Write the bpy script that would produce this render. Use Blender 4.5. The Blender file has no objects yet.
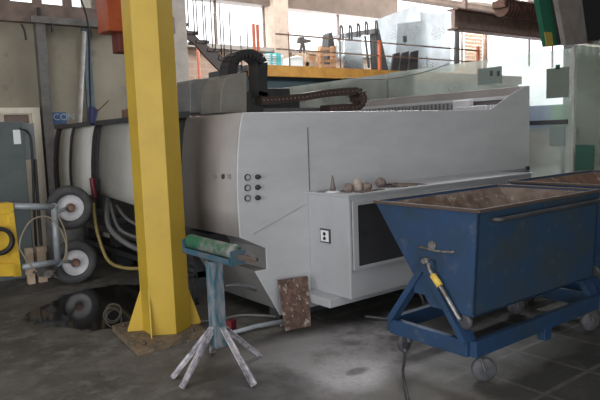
import bpy, bmesh, math, random
from mathutils import Vector, Matrix
random.seed(7)
S = bpy.context.scene
COL = S.collection
F = 615.0; EYE = 1.56

# ---------------------------------------------------------------- camera
def unit(v): return Vector(v).normalized()
down = unit((205, 5600, F)); up = -down
vx = 800.0
XA = unit((vx, (-up.z*F - up.x*vx)/up.y, F))
YA = up.cross(XA)
ROT = Matrix((XA, YA, up))
def ray(px, py): return ROT @ Vector((px-300, py-200, F))
E0 = Vector((0, 0, EYE))
def atx(px, py, x): r = ray(px, py); return E0 + r*(x/r.x)
def aty(px, py, y): r = ray(px, py); return E0 + r*(y/r.y)
def atz(px, py, z=0): r = ray(px, py); return E0 + r*((z-EYE)/r.z)

cd = bpy.data.cameras.new('camera'); cam = bpy.data.objects.new('camera', cd); COL.objects.link(cam)
right = ROT @ Vector((1,0,0)); upw = ROT @ Vector((0,-1,0)); back = ROT @ Vector((0,0,-1))
M3 = Matrix((right, upw, back)).transposed()
cam.matrix_world = Matrix.Translation(E0) @ M3.to_4x4()
cd.sensor_fit = 'HORIZONTAL'; cd.sensor_width = 36.0; cd.lens = 36.0*F/600.0
cd.clip_start = 0.05; cd.clip_end = 300
S.camera = cam

# ---------------------------------------------------------------- materials
MATS = {}
def mat(name, col, rough=0.6, metal=0.0, col2=None, scale=6.0, lo=0.42, hi=0.62, bump=0.0, bscale=None,
        stretch=None, col3=None, scale3=25.0, lo3=0.58, hi3=0.7, emit=None, spec=0.5, detail=6.0):
    m = bpy.data.materials.new(name); m.use_nodes = True; nt = m.node_tree; N = nt.nodes; L = nt.links
    b = N['Principled BSDF']
    b.inputs['Base Color'].default_value = (*col, 1); b.inputs['Roughness'].default_value = rough
    b.inputs['Metallic'].default_value = metal; b.inputs['Specular IOR Level'].default_value = spec
    tc = N.new('ShaderNodeTexCoord'); mp = N.new('ShaderNodeMapping')
    L.new(tc.outputs['Object'], mp.inputs['Vector'])
    if stretch: mp.inputs['Scale'].default_value = stretch
    def noise(sc):
        n = N.new('ShaderNodeTexNoise'); n.inputs['Scale'].default_value = sc; n.inputs['Detail'].default_value = detail
        n.inputs['Roughness'].default_value = 0.65
        L.new(mp.outputs[0], n.inputs['Vector']); return n
    def layer(prev, c, sc, a, z):
        n = noise(sc); r = N.new('ShaderNodeMapRange'); r.inputs[1].default_value = a; r.inputs[2].default_value = z
        L.new(n.outputs['Fac'], r.inputs[0])
        mx = N.new('ShaderNodeMix'); mx.data_type = 'RGBA'
        L.new(r.outputs[0], mx.inputs[0])
        if isinstance(prev, tuple): mx.inputs[6].default_value = (*prev, 1)
        else: L.new(prev, mx.inputs[6])
        mx.inputs[7].default_value = (*c, 1)
        return mx.outputs[2]
    cur = col
    if col2: cur = layer(cur, col2, scale, lo, hi)
    if col3: cur = layer(cur, col3, scale3, lo3, hi3)
    if not isinstance(cur, tuple): L.new(cur, b.inputs['Base Color'])
    if bump:
        n = noise(bscale or scale*3); bp = N.new('ShaderNodeBump'); bp.inputs['Strength'].default_value = bump
        bp.inputs['Distance'].default_value = 0.01
        L.new(n.outputs['Fac'], bp.inputs['Height']); L.new(bp.outputs[0], b.inputs['Normal'])
    if emit:
        b.inputs['Emission Color'].default_value = (*emit[0], 1); b.inputs['Emission Strength'].default_value = emit[1]
    MATS[name] = m
    return m
mat('white_paint', (.50,.502,.505), .38, col2=(.46,.462,.465), scale=2.0, stretch=(1,1,3))
mat('cream_paint', (.255,.232,.22), .5, col2=(.22,.20,.19), scale=3.0)
mat('cab_white', (.42,.425,.435), .4, col2=(.385,.39,.40), scale=3)
mat('grey_metal', (.25,.25,.25), .5, col2=(.2,.2,.2), scale=4)
mat('nose_grey', (.22,.21,.18), .5, col2=(.18,.17,.145), scale=4)
mat('mid_grey', (.16,.16,.155), .5, col2=(.12,.12,.12), scale=5)
mat('dark_grey', (.055,.055,.058), .5, col2=(.035,.035,.036), scale=6)
mat('black_rubber', (.018,.018,.02), .6)
mat('tyre_rubber', (.05,.05,.053), .75, col2=(.08,.078,.075), scale=9)
mat('black_gap', (.012,.012,.013), .8)
mat('cover_grey', (.58,.575,.54), .4, col2=(.51,.505,.47), scale=3)
mat('grey_side', (.33,.33,.335), .4, col2=(.27,.27,.27), scale=3)
mat('yellow_paint', (.50,.325,.03), .5, col2=(.44,.285,.027), scale=2.2, col3=(.40,.27,.06), scale3=14, lo3=.66, hi3=.76, spec=.5)
mat('yellow_frame', (.72,.47,.03), .45, col2=(.62,.38,.03), scale=8, col3=(.2,.13,.03), scale3=22, lo3=.64, hi3=.72)
mat('skip_blue', (.013,.045,.110), .65, col2=(.014,.036,.070), scale=3.5, col3=(.075,.09,.115), scale3=9, lo3=.58, hi3=.76, bump=.15)
mat('skip_blue_worn', (.016,.044,.085), .65, col2=(.03,.045,.056), scale=3.2, col3=(.095,.105,.115), scale3=10, lo3=.58, hi3=.8, bump=.15)
mat('rust', (.20,.115,.075), .85, col2=(.11,.06,.045), scale=5, col3=(.33,.25,.2), scale3=12, lo3=.55, hi3=.7, bump=.3)
mat('rust_pale', (.23,.18,.145), .85, col2=(.11,.065,.045), scale=4.5, lo=.42, hi=.6, col3=(.34,.30,.26), scale3=14, lo3=.58, hi3=.7, bump=.3)
mat('rust_dark', (.085,.048,.035), .85, col2=(.17,.10,.075), scale=14, col3=(.40,.36,.32), scale3=22, lo3=.56, hi3=.66, bump=.4)
mat('stand_paint', (.42,.40,.42), .6, col2=(.12,.13,.16), scale=10, stretch=(2,2,.5), col3=(.05,.25,.36), scale3=5, lo3=.55, hi3=.65)
mat('stand_blue', (.04,.11,.15), .6, col2=(.21,.215,.225), scale=9, stretch=(3,3,.8), lo=.42, hi=.58, col3=(.05,.06,.07), scale3=18)
mat('cradle_blue', (.03,.085,.12), .6, col2=(.085,.105,.12), scale=9)
mat('chassis_grey', (.19,.185,.18), .5, col2=(.15,.145,.14), scale=3)
mat('stand_legs', (.50,.48,.50), .6, col2=(.14,.13,.15), scale=14)
mat('vise_green', (.02,.10,.05), .5, col2=(.17,.175,.16), scale=7, lo=.46, hi=.58, col3=(.04,.05,.04), scale3=16)
mat('bare_steel', (.32,.31,.3), .4, .6, col2=(.15,.12,.1), scale=12)
mat('brown_steel', (.085,.06,.045), .7, col2=(.07,.05,.04), scale=14)
mat('wall_plaster', (.32,.285,.215), .85, col2=(.27,.24,.18), scale=1.2, col3=(.19,.175,.15), scale3=5, lo3=.6, hi3=.75)
mat('dark_wall', (.10,.10,.10), .85, col2=(.06,.06,.06), scale=2)
mat('pipe_grey', (.19,.18,.165), .6, col2=(.13,.12,.11), scale=8)
mat('pipe_dim', (.075,.07,.06), .6)
mat('pipe_light', (.45,.43,.39), .5, col2=(.33,.31,.28), scale=8)
mat('pipe_blue', (.14,.19,.22), .6, col2=(.1,.14,.17), scale=8)
mat('red_paint', (.42,.085,.02), .5, col2=(.33,.06,.02), scale=5)
mat('red_dark', (.14,.03,.02), .6)
mat('orange_paint', (.55,.14,.05), .55, col2=(.4,.09,.04), scale=9)
mat('door_cream', (.75,.68,.55), .6, col2=(.66,.6,.49), scale=5)
mat('beam_yellow', (.45,.23,.045), .55, col2=(.36,.17,.035), scale=4)
mat('dark_teal', (.03,.05,.06), .6)
mat('cabinet_grey', (.10,.12,.12), .5, col2=(.08,.095,.095), scale=4)
mat('cabinet_light', (.20,.22,.22), .5)
mat('wood', (.50,.30,.17), .75, col2=(.36,.2,.11), scale=7, stretch=(1,1,5))
mat('wood_pale', (.55,.42,.30), .75, col2=(.42,.31,.22), scale=7)
mat('beam_brown', (.22,.16,.13), .8, col2=(.15,.105,.085), scale=6)
mat('roof_brown', (.17,.125,.10), .85, col2=(.12,.09,.07), scale=2)
mat('roof_pale', (.55,.5,.44), .8)
mat('rust_beam', (.16,.08,.055), .85, col2=(.08,.045,.035), scale=8, bump=.3)
mat('concrete_post', (.40,.36,.32), .85, col2=(.33,.3,.26), scale=4)
mat('tan_post', (.55,.43,.34), .8, col2=(.45,.35,.28), scale=5)
mat('stair_dark', (.07,.055,.05), .7)
mat('hose_yellow', (.38,.29,.10), .6)
mat('hose_red', (.13,.01,.018), .5)
mat('hose_beige', (.28,.23,.16), .6)
mat('blue_cloth', (.025,.045,.10), .9, col2=(.015,.03,.06), scale=20)
mat('navy', (.03,.03,.12), .5, col2=(.02,.02,.06), scale=30)
mat('sign_blue', (.06,.11,.22), .6)
mat('sign_text', (.32,.42,.52), .6)
mat('dial_face', (.38,.38,.39), .5)
mat('white_label', (.75,.76,.76), .6)
mat('hub_white', (.62,.61,.63), .5, col2=(.5,.49,.5), scale=6)
mat('tube_grey', (.33,.36,.38), .45, .2, col2=(.26,.28,.3), scale=9)
mat('bag_grey', (.20,.195,.185), .8, col2=(.12,.115,.11), scale=7)
mat('lump', (.24,.18,.155), .9, col2=(.15,.11,.095), scale=30, bump=.5)
mat('lump_pale', (.40,.33,.29), .9, col2=(.3,.24,.21), scale=30, bump=.5)
mat('cone_brown', (.14,.11,.10), .5)
mat('plate_white', (.6,.6,.6), .5)
mat('rag', (.17,.12,.10), .95, col2=(.1,.075,.06), scale=25, bump=.5)
mat('yellow_grip', (.65,.45,.08), .5)
mat('caster', (.085,.085,.092), .6, col2=(.045,.045,.05), scale=20)
mat('sticker', (.135,.155,.13), .7)
mat('sticker_pale', (.20,.245,.225), .6)
mat('sticker_green', (.02,.08,.055), .6)
mat('reflect_blue', (.04,.17,.75), .6)
mat('reflect_green', (.03,.55,.16), .6)
mat('steel_dark', (.05,.05,.05), .6)
mat('board_grey', (.26,.225,.20), .7, col2=(.2,.175,.155), scale=5)
mat('board_green', (.012,.11,.06), .5)
mat('board_yellow', (.36,.27,.05), .6)
mat('chain_black', (.03,.03,.03), .5)
mat('chain_brown', (.055,.035,.028), .5)
mat('rivets', (.22,.17,.14), .5)
mat('base_grime', (.20,.14,.085), .8, col2=(.09,.075,.055), scale=12, col3=(.33,.29,.22), scale3=26, lo3=.58, hi3=.68, bump=.5)
mat('brass', (.35,.25,.08), .4, .7)
mat('pack_white', (.8,.86,.86), .3); mat('pack_teal', (.12,.5,.52), .3)

def glass_mat(name, tint, diff, fac_d, rough=0.04):
    m = bpy.data.materials.new(name); m.use_nodes = True; nt = m.node_tree; N = nt.nodes; L = nt.links
    N.remove(N['Principled BSDF']); out = N['Material Output']
    t = N.new('ShaderNodeBsdfTransparent'); t.inputs[0].default_value = (*tint, 1)
    d = N.new('ShaderNodeBsdfDiffuse'); d.inputs[0].default_value = (*diff, 1)
    tr = N.new('ShaderNodeBsdfTranslucent'); tr.inputs[0].default_value = (*diff, 1)
    g = N.new('ShaderNodeBsdfGlossy'); g.inputs['Roughness'].default_value = rough; g.inputs[0].default_value = (.9,.95,.93,1)
    m0 = N.new('ShaderNodeMixShader'); m0.inputs[0].default_value = .5
    L.new(d.outputs[0], m0.inputs[1]); L.new(tr.outputs[0], m0.inputs[2])
    tc = N.new('ShaderNodeTexCoord'); n = N.new('ShaderNodeTexNoise'); n.inputs['Scale'].default_value = 1.3; n.inputs['Detail'].default_value = 4
    L.new(tc.outputs['Object'], n.inputs['Vector'])
    mr = N.new('ShaderNodeMapRange'); mr.inputs[3].default_value = fac_d*.7; mr.inputs[4].default_value = min(1, fac_d*1.3)
    mr.inputs[1].default_value = .3; mr.inputs[2].default_value = .7
    L.new(n.outputs['Fac'], mr.inputs[0])
    m1 = N.new('ShaderNodeMixShader'); L.new(mr.outputs[0], m1.inputs[0]); L.new(t.outputs[0], m1.inputs[1]); L.new(m0.outputs[0], m1.inputs[2])
    fr = N.new('ShaderNodeFresnel'); fr.inputs[0].default_value = 1.5
    m2 = N.new('ShaderNodeMixShader'); L.new(fr.outputs[0], m2.inputs[0]); L.new(m1.outputs[0], m2.inputs[1]); L.new(g.outputs[0], m2.inputs[2])
    L.new(m2.outputs[0], out.inputs[0]); MATS[name] = m
glass_mat('glass_green', (.93,.97,.94), (.92,.96,.91), .33)
glass_mat('glass_dark', (.78,.83,.76), (.42,.45,.38), .3)
glass_mat('glass_white', (.93,.96,.97), (.92,.94,.96), .3)
glass_mat('glass_clear', (.9,.93,.92), (.6,.65,.64), .12)
def dark_window():
    m = mat('dark_glass', (.045,.044,.046), .18, spec=.6); return m
dark_window()

def floor_mat():
    m = bpy.data.materials.new('wet_concrete_floor'); m.use_nodes = True; nt = m.node_tree; N = nt.nodes; L = nt.links
    b = N['Principled BSDF']; tc = N.new('ShaderNodeTexCoord'); P = tc.outputs['Object']
    def noise(sc, det=8, ro=.65):
        n = N.new('ShaderNodeTexNoise'); n.inputs['Scale'].default_value = sc; n.inputs['Detail'].default_value = det; n.inputs['Roughness'].default_value = ro
        L.new(P, n.inputs['Vector']); return n.outputs['Fac']
    def rng(x, a, c, o0=0., o1=1.):
        r = N.new('ShaderNodeMapRange'); r.interpolation_type = 'SMOOTHSTEP'
        for i, v in zip((1,2,3,4), (a,c,o0,o1)): r.inputs[i].default_value = v
        L.new(x, r.inputs[0]); return r.outputs[0]
    def mix(f, a, c):
        x = N.new('ShaderNodeMix'); x.data_type = 'RGBA'; L.new(f, x.inputs[0])
        for i, v in ((6,a),(7,c)):
            if isinstance(v, tuple): x.inputs[i].default_value = (*v, 1)
            else: L.new(v, x.inputs[i])
        return x.outputs[2]
    def math_(op, a, c=None):
        x = N.new('ShaderNodeMath'); x.operation = op
        for i, v in ((0,a),(1,c)):
            if v is None: continue
            if isinstance(v, (int,float)): x.inputs[i].default_value = v
            else: L.new(v, x.inputs[i])
        return x.outputs[0]
    sep = N.new('ShaderNodeSeparateXYZ'); L.new(P, sep.inputs[0])
    n1 = noise(1.3); n2 = noise(6); n3 = noise(28)
    wob = math_('MULTIPLY', math_('SUBTRACT', n1, .5), .9)
    wob2 = math_('MULTIPLY', math_('SUBTRACT', n2, .5), .35)
    W = math_('ADD', wob, wob2)
    def blob(cx, cy, rx, ry, soft=.45):     # 1 inside an irregular stain
        dx = math_('DIVIDE', math_('SUBTRACT', sep.outputs[0], cx), rx); dy = math_('DIVIDE', math_('SUBTRACT', sep.outputs[1], cy), ry)
        d = math_('SQRT', math_('ADD', math_('MULTIPLY', dx, dx), math_('MULTIPLY', dy, dy)))
        d = math_('ADD', d, W)
        return rng(d, 1.0+soft*.5, 1.0-soft*.5)
    base = mix(rng(n1, .38, .62), (.085,.078,.068), (.14,.13,.115))
    base = mix(rng(n2, .45, .68), base, (.18,.168,.15))
    base = mix(rng(n3, .58, .75), base, (.08,.075,.07))
    # paving in the aisle on the right
    br = N.new('ShaderNodeTexBrick'); br.offset = 0.0; br.squash = 1.0
    for k, v in (('Scale',1.0),('Mortar Size',.018),('Mortar Smooth',.3),('Brick Width',.50),('Row Height',.50)): br.inputs[k].default_value = v
    mpg = N.new('ShaderNodeMapping'); mpg.inputs['Location'].default_value = (PAVE[0], PAVE[1], 0)
    L.new(P, mpg.inputs['Vector']); L.new(mpg.outputs[0], br.inputs['Vector'])
    br.inputs['Color1'].default_value = (.024,.025,.022,1); br.inputs['Color2'].default_value = (.05,.047,.041,1); br.inputs['Mortar'].default_value = (.085,.078,.068,1)
    pave = mix(rng(n2, .45, .7), br.outputs['Color'], (.06,.055,.048))
    dpv = math_('SUBTRACT', math_('MULTIPLY', sep.outputs[0], 1.0), 2.85)
    base = mix(rng(math_('ADD', dpv, math_('MULTIPLY', W, .35)), -.05, .12), base, pave)
    # damp dark areas by the machine and the bench leg
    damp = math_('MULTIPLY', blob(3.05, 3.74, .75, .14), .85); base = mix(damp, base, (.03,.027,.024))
    # pale grinding dust
    dust = math_('MULTIPLY', blob(2.80, 3.10, .85, .50, .8), rng(n2, .34, .6, .30, .92)); base = mix(dust, base, (.36,.345,.35))
    dust2 = math_('MULTIPLY', blob(2.60, 2.90, .28, .26, .9), rng(n3, .35, .6, .5, .9)); base = mix(dust2, base, (.52,.51,.51))
    dark2 = math_('MULTIPLY', blob(2.62, 2.86, .085, .05, .8), .7); base = mix(dark2, base, (.10,.095,.09))
    dust5 = math_('MULTIPLY', blob(2.5, 3.52, .42, .24, .8), .5); base = mix(dust5, base, (.34,.33,.335))
    dust3 = math_('MULTIPLY', blob(3.2, 2.6, .5, .4, .9), .35); base = mix(dust3, base, (.26,.25,.24))
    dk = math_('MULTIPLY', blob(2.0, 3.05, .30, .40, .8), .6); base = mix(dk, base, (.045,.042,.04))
    # standing water in front of the machine's left side
    Wb = W; W = math_('ADD', math_('MULTIPLY', wob, .9), math_('MULTIPLY', wob2, .35)); pool = blob(2.08, 5.6, .72, .80, .10)
    base = mix(math_('MULTIPLY', pool, .92), base, (.010,.0095,.009))
    L.new(base, b.inputs['Base Color'])
    ro = N.new('ShaderNodeMix'); L.new(pool, ro.inputs[0]); L.new(rng(n2, .35, .7, .62, .8), ro.inputs[2]); ro.inputs[3].default_value = .09
    L.new(ro.outputs[0], b.inputs['Roughness'])
    b.inputs['Specular IOR Level'].default_value = .4
    bp = N.new('ShaderNodeBump'); bp.inputs['Distance'].default_value = .02
    L.new(math_('MULTIPLY', math_('SUBTRACT', 1.0, pool), .35), bp.inputs['Strength']); L.new(n3, bp.inputs['Height']); L.new(bp.outputs[0], b.inputs['Normal'])
    MATS[m.name] = m
PAVE = (-4.18+0.5*20, -2.37+0.5*20)
floor_mat()
def brick_mat():
    m = bpy.data.materials.new('pale_bricks'); m.use_nodes = True; nt = m.node_tree; b = nt.nodes['Principled BSDF']
    tc = nt.nodes.new('ShaderNodeTexCoord'); mp = nt.nodes.new('ShaderNodeMapping'); mp.inputs['Rotation'].default_value = (math.pi/2, 0, 0)
    br = nt.nodes.new('ShaderNodeTexBrick'); br.inputs['Scale'].default_value = 1.6
    br.inputs['Color1'].default_value = (.50,.34,.25,1); br.inputs['Color2'].default_value = (.43,.30,.23,1); br.inputs['Mortar'].default_value = (.5,.42,.35,1)
    nt.links.new(tc.outputs['Object'], mp.inputs[0]); nt.links.new(mp.outputs[0], br.inputs['Vector']); nt.links.new(br.outputs['Color'], b.inputs['Base Color'])
    b.inputs['Roughness'].default_value = .9; MATS[m.name] = m
brick_mat()

# ---------------------------------------------------------------- mesh helper
class MB:
    def __init__(s): s.bm = bmesh.new(); s.smooth = []
    def box(s, c, d, rot=None, bev=0.0):
        r = bmesh.ops.create_cube(s.bm, size=1.0); vs = r['verts']
        bmesh.ops.scale(s.bm, vec=Vector(d), verts=vs)
        if bev:
            es = list({e for v in vs for e in v.link_edges})
            rr = bmesh.ops.bevel(s.bm, geom=es, offset=bev, segments=2, affect='EDGES', profile=.5); vs = list({v for v in rr['verts']} | {v for v in vs if v.is_valid})
        if rot is not None: bmesh.ops.transform(s.bm, matrix=rot.to_4x4() if len(rot)==3 else rot, verts=vs)
        bmesh.ops.translate(s.bm, vec=Vector(c), verts=vs); return s
    def span(s, a, b, bev=0.0):
        a = Vector(a); b = Vector(b); return s.box((a+b)/2, [max(abs(x),1e-4) for x in (b-a)], None, bev)
    def bar(s, a, b, w, h, ref=(0,0,1)):      # rectangular bar between points
        a = Vector(a); b = Vector(b); z = (b-a); ln = z.length; z.normalize()
        ref = Vector(ref)
        if abs(z.dot(ref)) > .98: ref = Vector((1,0,0))
        x = ref.cross(z).normalized(); y = z.cross(x)
        R = Matrix((x, y, z)).transposed()
        return s.box((a+b)/2, (w, h, ln), R)
    def tube(s, pts, r, n=10, smooth_path=True, sub=6):
        P = [Vector(p) for p in pts]
        if smooth_path and len(P) > 2:
            Q = []
            for i in range(len(P)-1):
                p0 = P[max(i-1,0)]; p1 = P[i]; p2 = P[i+1]; p3 = P[min(i+2,len(P)-1)]
                for k in range(sub):
                    t = k/sub
                    Q.append(.5*((2*p1)+(p2-p0)*t+(2*p0-5*p1+4*p2-p3)*t*t+(-p0+3*p1-3*p2+p3)*t**3))
            Q.append(P[-1]); P = Q
        rings = []; prev = None
        for i, p in enumerate(P):
            t = (P[min(i+1,len(P)-1)]-P[max(i-1,0)]).normalized()
            if prev is None:
                a = Vector((0,0,1)) if abs(t.z) < .9 else Vector((1,0,0)); x = t.cross(a).normalized()
            else: x = (prev - t*prev.dot(t)).normalized()
            prev = x; y = t.cross(x)
            rr = r(i/(len(P)-1)) if callable(r) else r
            rings.append([s.bm.verts.new(p + x*math.cos(2*math.pi*k/n)*rr + y*math.sin(2*math.pi*k/n)*rr) for k in range(n)])
        for i in range(len(rings)-1):
            for k in range(n):
                f = s.bm.faces.new((rings[i][k], rings[i][(k+1)%n], rings[i+1][(k+1)%n], rings[i+1][k])); s.smooth.append(f)
        s.bm.faces.new(rings[0][::-1]); s.bm.faces.new(rings[-1]); return s
    def cyl(s, a, b, r, n=20): return s.tube([a, b], r, n, False)
    def lathe(s, prof, c, axis=(0,0,1), n=28, ring=False):   # prof: (radius, height) closed or open
        z = Vector(axis).normalized(); a = Vector((0,0,1)) if abs(z.z) < .9 else Vector((1,0,0))
        x = a.cross(z).normalized(); y = z.cross(x); c = Vector(c)
        rings = [[s.bm.verts.new(c + z*h + (x*math.cos(2*math.pi*k/n)+y*math.sin(2*math.pi*k/n))*max(r,1e-4)) for k in range(n)] for r, h in prof]
        for i in range(len(rings)-1):
            for k in range(n):
                f = s.bm.faces.new((rings[i][k], rings[i][(k+1)%n], rings[i+1][(k+1)%n], rings[i+1][k])); s.smooth.append(f)
        if ring:
            for k in range(n): s.bm.faces.new((rings[-1][k], rings[-1][(k+1)%n], rings[0][(k+1)%n], rings[0][k]))
        else: s.bm.faces.new(rings[0][::-1]); s.bm.faces.new(rings[-1])
        return s
    def prism(s, pts, off):      # polygon in 3D extruded by off
        off = Vector(off); A = [s.bm.verts.new(Vector(p)) for p in pts]; B = [s.bm.verts.new(Vector(p)+off) for p in pts]
        n = len(pts)
        s.bm.faces.new(A[::-1]); s.bm.faces.new(B)
        for i in range(n): s.bm.faces.new((A[i], A[(i+1)%n], B[(i+1)%n], B[i]))
        return s
    def face(s, pts): s.bm.faces.new([s.bm.verts.new(Vector(p)) for p in pts]); return s
    def build(s, name, m, parent=None, bevel=0.0):
        bm = s.bm
        bmesh.ops.recalc_face_normals(bm, faces=bm.faces)
        for f in s.smooth:
            if f.is_valid: f.smooth = True
        root = parent
        while root is not None and root.parent: root = root.parent
        if root is not None: org = Vector(root['_o'])
        else:
            xs = [v.co for v in bm.verts]
            org = Vector(((min(v.x for v in xs)+max(v.x for v in xs))/2, (min(v.y for v in xs)+max(v.y for v in xs))/2, min(v.z for v in xs)))
            if name.split('_')[0] in ('floor',): org = Vector((0,0,0))
        bmesh.ops.translate(bm, vec=-org, verts=bm.verts)
        me = bpy.data.meshes.new(name); bm.to_mesh(me); bm.free()
        o = bpy.data.objects.new(name, me); COL.objects.link(o)
        me.materials.append(MATS[m])
        if parent is not None: o.parent = parent
        else: o.location = org; o['_o'] = tuple(org)
        if bevel:
            md = o.modifiers.new('bevel', 'BEVEL'); md.width = bevel; md.segments = 2; md.limit_method = 'ANGLE'
        return o
def tag(o, label, cat, group=None, kind=None):
    o['label'] = label; o['category'] = cat
    if group: o['group'] = group
    if kind: o['kind'] = kind
    return o
def thing(name, loc, label, cat, group=None):
    o = bpy.data.objects.new(name, None); COL.objects.link(o); o.location = loc; o['_o'] = tuple(loc); o.empty_display_size = .1
    return tag(o, label, cat, group)
def struct(o): o['kind'] = 'structure'; return o
def copy_tree(o, parent=None):
    c = o.copy(); COL.objects.link(c); c.parent = parent
    for ch in list(o.children): copy_tree(ch, c)
    return c

# ================================================================ SETTING
struct(MB().span((-5,-6,-.2), (24,13.4,0)).build('floor', 'wet_concrete_floor'))
# left wall (far behind the machine's left side) with a strip window high up
WY = 9.2
m = MB()
m.span((-5,WY,0),(4.62,WY+.25,3.2)); m.span((-5,WY,4.6),(4.62,WY+.25,5.8))
struct(m.build('wall_back', 'wall_plaster'))
struct(MB().span((-5,WY-.12,3.2),(4.62,WY+.3,3.45)).build('trim_1', 'beam_brown'))
m = MB(); m.span((-5,WY+.05,3.45),(4.62,WY+.12,3.5)); m.span((-5,WY+.05,4.55),(4.62,WY+.12,4.6))
for x in [i*.42-4.6 for i in range(22)]: m.span((x,WY+.05,3.5),(x+.12,WY+.12,4.55))
struct(m.build('window_1', 'beam_brown'))
struct(MB().span((4.60,WY-.05,0),(4.86,WY+.3,5.8)).build('trim_2', 'concrete_post'))
struct(MB().span((4.5,WY+.3,0),(4.62,13,5.8)).build('wall_inner', 'wall_plaster'))
# far wall: bricks, then a long window band, then a lintel
FY = 13.0
m = MB(); m.span((4.5,FY,0),(17.4,FY+.25,3.6)); m.span((17.4,FY,0),(24,FY+.25,1.4)); struct(m.build('wall_far', 'pale_bricks'))
m = MB(); m.span((4.5,FY-.05,4.75),(13.9,FY+.3,5.8)); m.span((13.9,FY-.05,5.45),(24,FY+.3,5.8)); struct(m.build('trim_3', 'roof_brown'))
struct(MB().span((4.5,FY-.15,3.6),(17.4,FY+.3,3.7)).build('trim_4', 'concrete_post'))
k = 5
for x in (9.25, 17.3):
    struct(MB().span((x,FY-.2,0),(x+.46,FY+.2,5.2)).build('trim_%d' % k, 'tan_post')); k += 1
m = MB()
for x in (6.2,7.7,9.1,11.6,13.3,16,18.4,21,22.6): m.span((x,FY+.05,3.7),(x+.05,FY+.1,4.75))
struct(m.build('window_2', 'beam_brown'))
# roof with beams running across
struct(MB().span((-5,-6,5.7),(24,13.4,5.9)).build('ceiling', 'roof_brown'))
k = 20
for y, mt_, zz in ((11.9,'roof_pale',5.35),(10.6,'roof_brown',5.3),(8.2,'beam_brown',5.3)):
    struct(MB().span((4.9,y,zz),(24,y+.28,5.7)).build('trim_%d' % k, mt_)); k += 1
struct(MB().span((9.6,-6,0),(9.8,4.3,5.7)).build('wall_right', 'dark_wall'))  # unseen partition added to block light from the right
struct(MB().span((24,-6,0),(24.2,13.4,5.7)).build('wall_far_right', 'dark_wall'))
m = MB(); m.span((-5,-6.2,3.9),(24,-6,5.8)); m.span((1,-6.2,0),(24,-6,3.9)); m.span((-5,-6.2,0),(-4,-6,3.9))
struct(m.build('wall_front', 'dark_wall'))  # unseen; closed right of the opening to hold back front light
m = MB(); m.span((-5.2,-6,4.2),(-5,WY,5.8)); m.span((-5.2,4,0),(-5,WY,4.2)); m.span((-5.2,-6,0),(-5,-4,4.2))
struct(m.build('wall_left', 'wall_plaster'))
# cream door in the wall
d = struct(MB().span((1.7,WY-.06,0),(2.47,WY-.003,2.04)).build('door_1', 'door_cream'))
m = MB(); a = aty(4,115,WY-.08); b = aty(29,123,WY-.08); m.span((a.x,WY-.075,b.z),(b.x,WY-.06,a.z)); m.build('door_window', 'beam_brown', d)
m = MB(); m.span((2.36,WY-.10,0),(2.47,WY-.06,2.04)); m.span((1.7,WY-.10,1.96),(2.36,WY-.06,2.04)); m.build('door_frame', 'door_cream', d)

# pipes and rails on the left wall
t = thing('pipe_rail', (3.0,WY-.12,3.2), 'grey horizontal rail fixed across the top of the left wall', 'rail')
m = MB(); m.bar((2.43,WY-.14,3.24),(3.62,WY-.14,3.24),.07,.09); m.build('rail', 'pipe_grey', t)
MB().box((2.55,WY-.14,3.32),(.04,.05,.16)).build('bracket', 'dark_grey', t); MB().box((2.72,WY-.14,3.14),(.03,.04,.12)).build('bracket', 'dark_grey', t)
o = MB().span((2.50,WY-.13,0),(2.63,WY-.003,3.19)).build('steel_upright', 'pipe_grey')
tag(o, 'grey steel upright post on the left wall, beside the cream door', 'post')
o = MB().tube([(3.12,WY-.25,3.1),(2.90,WY-.35,1.6),(2.86,WY-.4,0)], .035, 12, False).build('long_pole', 'pipe_light')
tag(o, 'pale metal pole leaning against the left wall behind the machine', 'pole')
o = MB().span((3.16,WY-.06,0),(3.27,WY-.003,3.18)).build('cable_duct', 'pipe_blue')
tag(o, 'flat bluish cable duct running down the left wall', 'duct')
o = MB().tube([(3.13,WY-.16,3.6),(3.19,WY-.24,3.2),(3.20,WY-.12,2.5),(3.17,WY-.1,1.5)], .014, 8).build('black_cable', 'black_rubber')
tag(o, 'black cable hanging beside the bluish duct on the left wall', 'cable')
o = MB().span((4.02,WY-.1,0),(4.12,WY-.003,3.1)).build('wall_pipe', 'pipe_grey')
tag(o, 'grey wall pipe seen just left of the yellow column', 'pipe')
o = MB().tube([aty(21,24,WY-.01),aty(24,30,WY-.01),aty(26,40,WY-.01)], .012, 6).build('wall_hook', 'dark_grey'); tag(o, 'small curved wire mark on the left wall below the grey rail end', 'hook')
# sign
t = thing('wall_sign', (2.73,WY-.02,1.82), 'small blue sign with pale lettering on the wall above the grey cover', 'sign')
a = aty(47,112,WY-.02); b = aty(67,124,WY-.02)
MB().span((a.x,WY-.016,b.z),(b.x,WY-.003,a.z-.005)).build('board', 'sign_blue', t)
def text(s, name, size, at, parent, m, rotz=0, ext=.002):
    cu = bpy.data.curves.new(name, 'FONT'); cu.body = s; cu.size = size; cu.extrude = ext
    tmp = bpy.data.objects.new(name, cu); COL.objects.link(tmp); bpy.context.view_layer.update()
    me = bpy.data.meshes.new_from_object(tmp.evaluated_get(bpy.context.evaluated_depsgraph_get()))
    bpy.data.objects.remove(tmp)
    o = bpy.data.objects.new(name, me); COL.objects.link(o); me.materials.clear(); me.materials.append(MATS[m])
    mt4 = Matrix.Rotation(rotz, 4, 'Z') @ Matrix.Rotation(math.pi/2, 4, 'X'); me.transform(mt4)
    me.transform(Matrix.Translation(Vector(at)-Vector(parent['_o']))); o.parent = parent; return o
text('*CON', 'lettering', .135, (a.x+.02, WY-.022, (a.z+b.z)/2-.03), t, 'sign_text')

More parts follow.
